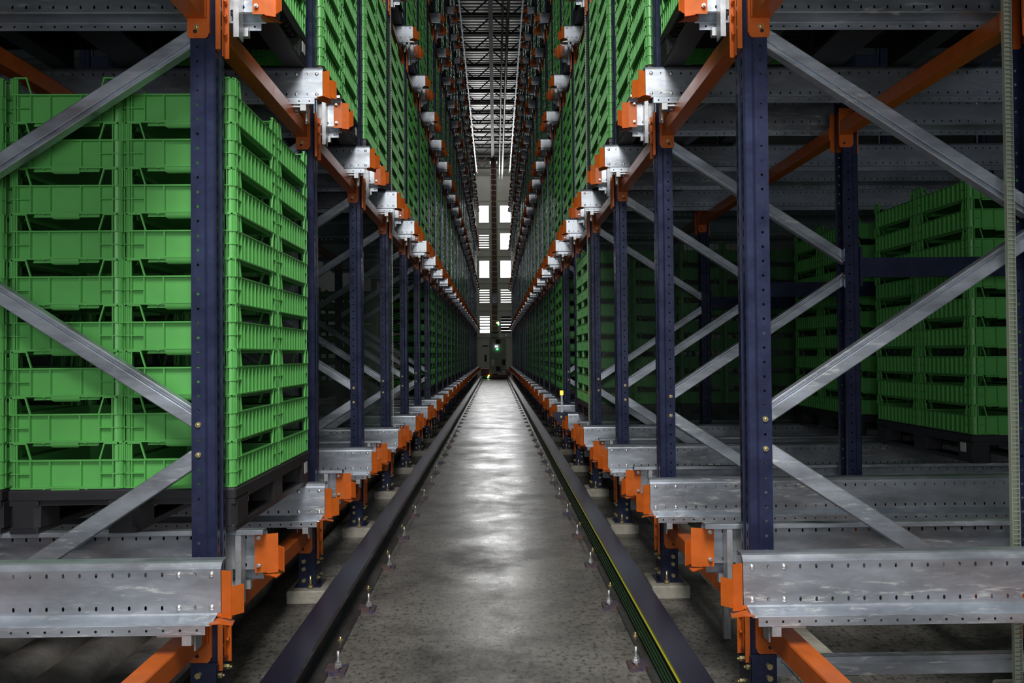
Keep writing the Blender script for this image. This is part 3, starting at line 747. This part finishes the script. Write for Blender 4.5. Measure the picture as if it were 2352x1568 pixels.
# ------------------------------------------------------------------ stacker crane at the far end
YC = 44.6; pc = FPX/YC
def q_(px, py): return ((px-1138)/pc+CX, (813-py)/pc+CZ)
t = thing('stacker_crane', (0, YC, 0), 'stacker crane with tall grey cabinet and red mast at the aisle end', 'stacker crane')
def part(name, boxes, mt, parent=t, lab=None):
    m = MB()
    for (a, b0, c_, d, y0, y1) in boxes:
        x0, z0 = q_(a, d); x1, z1 = q_(c_, b0); m.bbox((x0, y0, z0), (x1, y1, z1), .008)
    o = ob(name, m.mesh(name, mt), parent)
    if lab: o['label'] = lab
    return o
part('base_beam', [(1108,860,1170,867,.0,3.2), (1104,846,1122,860,.1,1.6), (1163,846,1172,861,.1,1.6)], redbrown)
m = MB()
for x in (-.62, .62):
    for yy in (.25, 2.9): m.cyl((x, yy, .24), (1, 0, 0), .10, .10, 20)
ob('wheel', m.mesh('wheel', steel), t)
cab = part('control_cabinet', [(1124,776,1162,858,.0,.7)], cabm)
part('cabinet_vent', [(1138,779,1149,789,-.02,0)], dark, cab); part('cabinet_vent', [(1138.5,841,1149,852,-.02,0)], dark, cab)
part('label_plate', [(1128,824.5,1136,839,-.015,0)], white, cab); part('label_plate', [(1153.5,851.5,1158.5,856,-.015,0)], white, cab)
part('cabinet_plate', [(1153,825,1160,838,-.012,0)], dark, cab)
def lamp(name, px, py, r_, mt, parent=cab, y=-.03):
    m = MB(); x, z = q_(px, py); m.cyl((x, y, z), (0, -1, 0), r_, .03, 12); ob(name, m.mesh(name, mt), parent)
lamp('indicator_lamp', 1138.6, 794.8, .035, lwhite); lamp('indicator_lamp', 1142, 794.8, .035, lwhite); lamp('indicator_lamp', 1142, 801.2, .045, lgreen)
lamp('signal_lamp', 1120.6, 865.3, .045, lgreen, t); lamp('signal_lamp', 1122, 861.6, .045, lorange, t); lamp('signal_lamp', 1172, 847, .04, lwhite, t)
mast = part('mast', [(1131,356,1143,860,.9,1.35)], redbrown)
m = MB(); x0, _ = q_(1129.3, 0); x1, _ = q_(1144.5, 0)
for x in (x0, x1): m.cyl((x, .75, 2.0), (0, 0, 1), .022, 9.2, 8)
z = 2.2
while z < 11.2: m.cyl((x0, .75, z), (1, 0, 0), .014, x1-x0, 6); z += .29
tag(ob('ladder', m.mesh('ladder', wallm), t), 'pale steel ladder rungs')
part('service_platform', [(1126,758,1146,761,.3,1.0), (1126,764,1146,774,.4,.95)], cabm)
part('lift_carriage', [(1130,672,1144,694,.85,1.42)], navy)
lamp('signal_lamp', 1145.4, 744, .05, lgreen, t, .3); lamp('signal_lamp', 1144.8, 740, .05, lwhite, t, .3); lamp('signal_lamp', 1142, 740.5, .045, lorange, t, .3)
part('motor_housing', [(1157,764,1168.5,774,.2,.7)], wallm); 
m = MB(); x, z = q_(1163, 769); m.cyl((x, .2, z), (0,-1,0), .07, .05, 16); ob('fan_cover', m.mesh('fan_cover', galv2), t)
part('hose_reel', [(1112,814,1117,830,.8,1.2), (1107,792,1121,795,.8,1.2)], dark)
part('head_frame', [(1128,355,1146,360,.8,1.45)], trussm)
# top edge angle of both racks (bright beaded line against the roof)
for s in (-1, 1):
    m = MB(); m.box((0,0,0),(.04,42,.05))
    for k in range(27*2): m.box((-.02, k*PITCH/2, -.02), (0, k*PITCH/2+.10, .07))
    if s < 0: m.flipx()
    thing('rack_head_angle', (s*(XA-.06), fy(0), ZTOP-.05), 'galvanised head angle along the top of the %s rack' % SIDE[s], 'rail', None, m.mesh('rack_head_angle', galv))
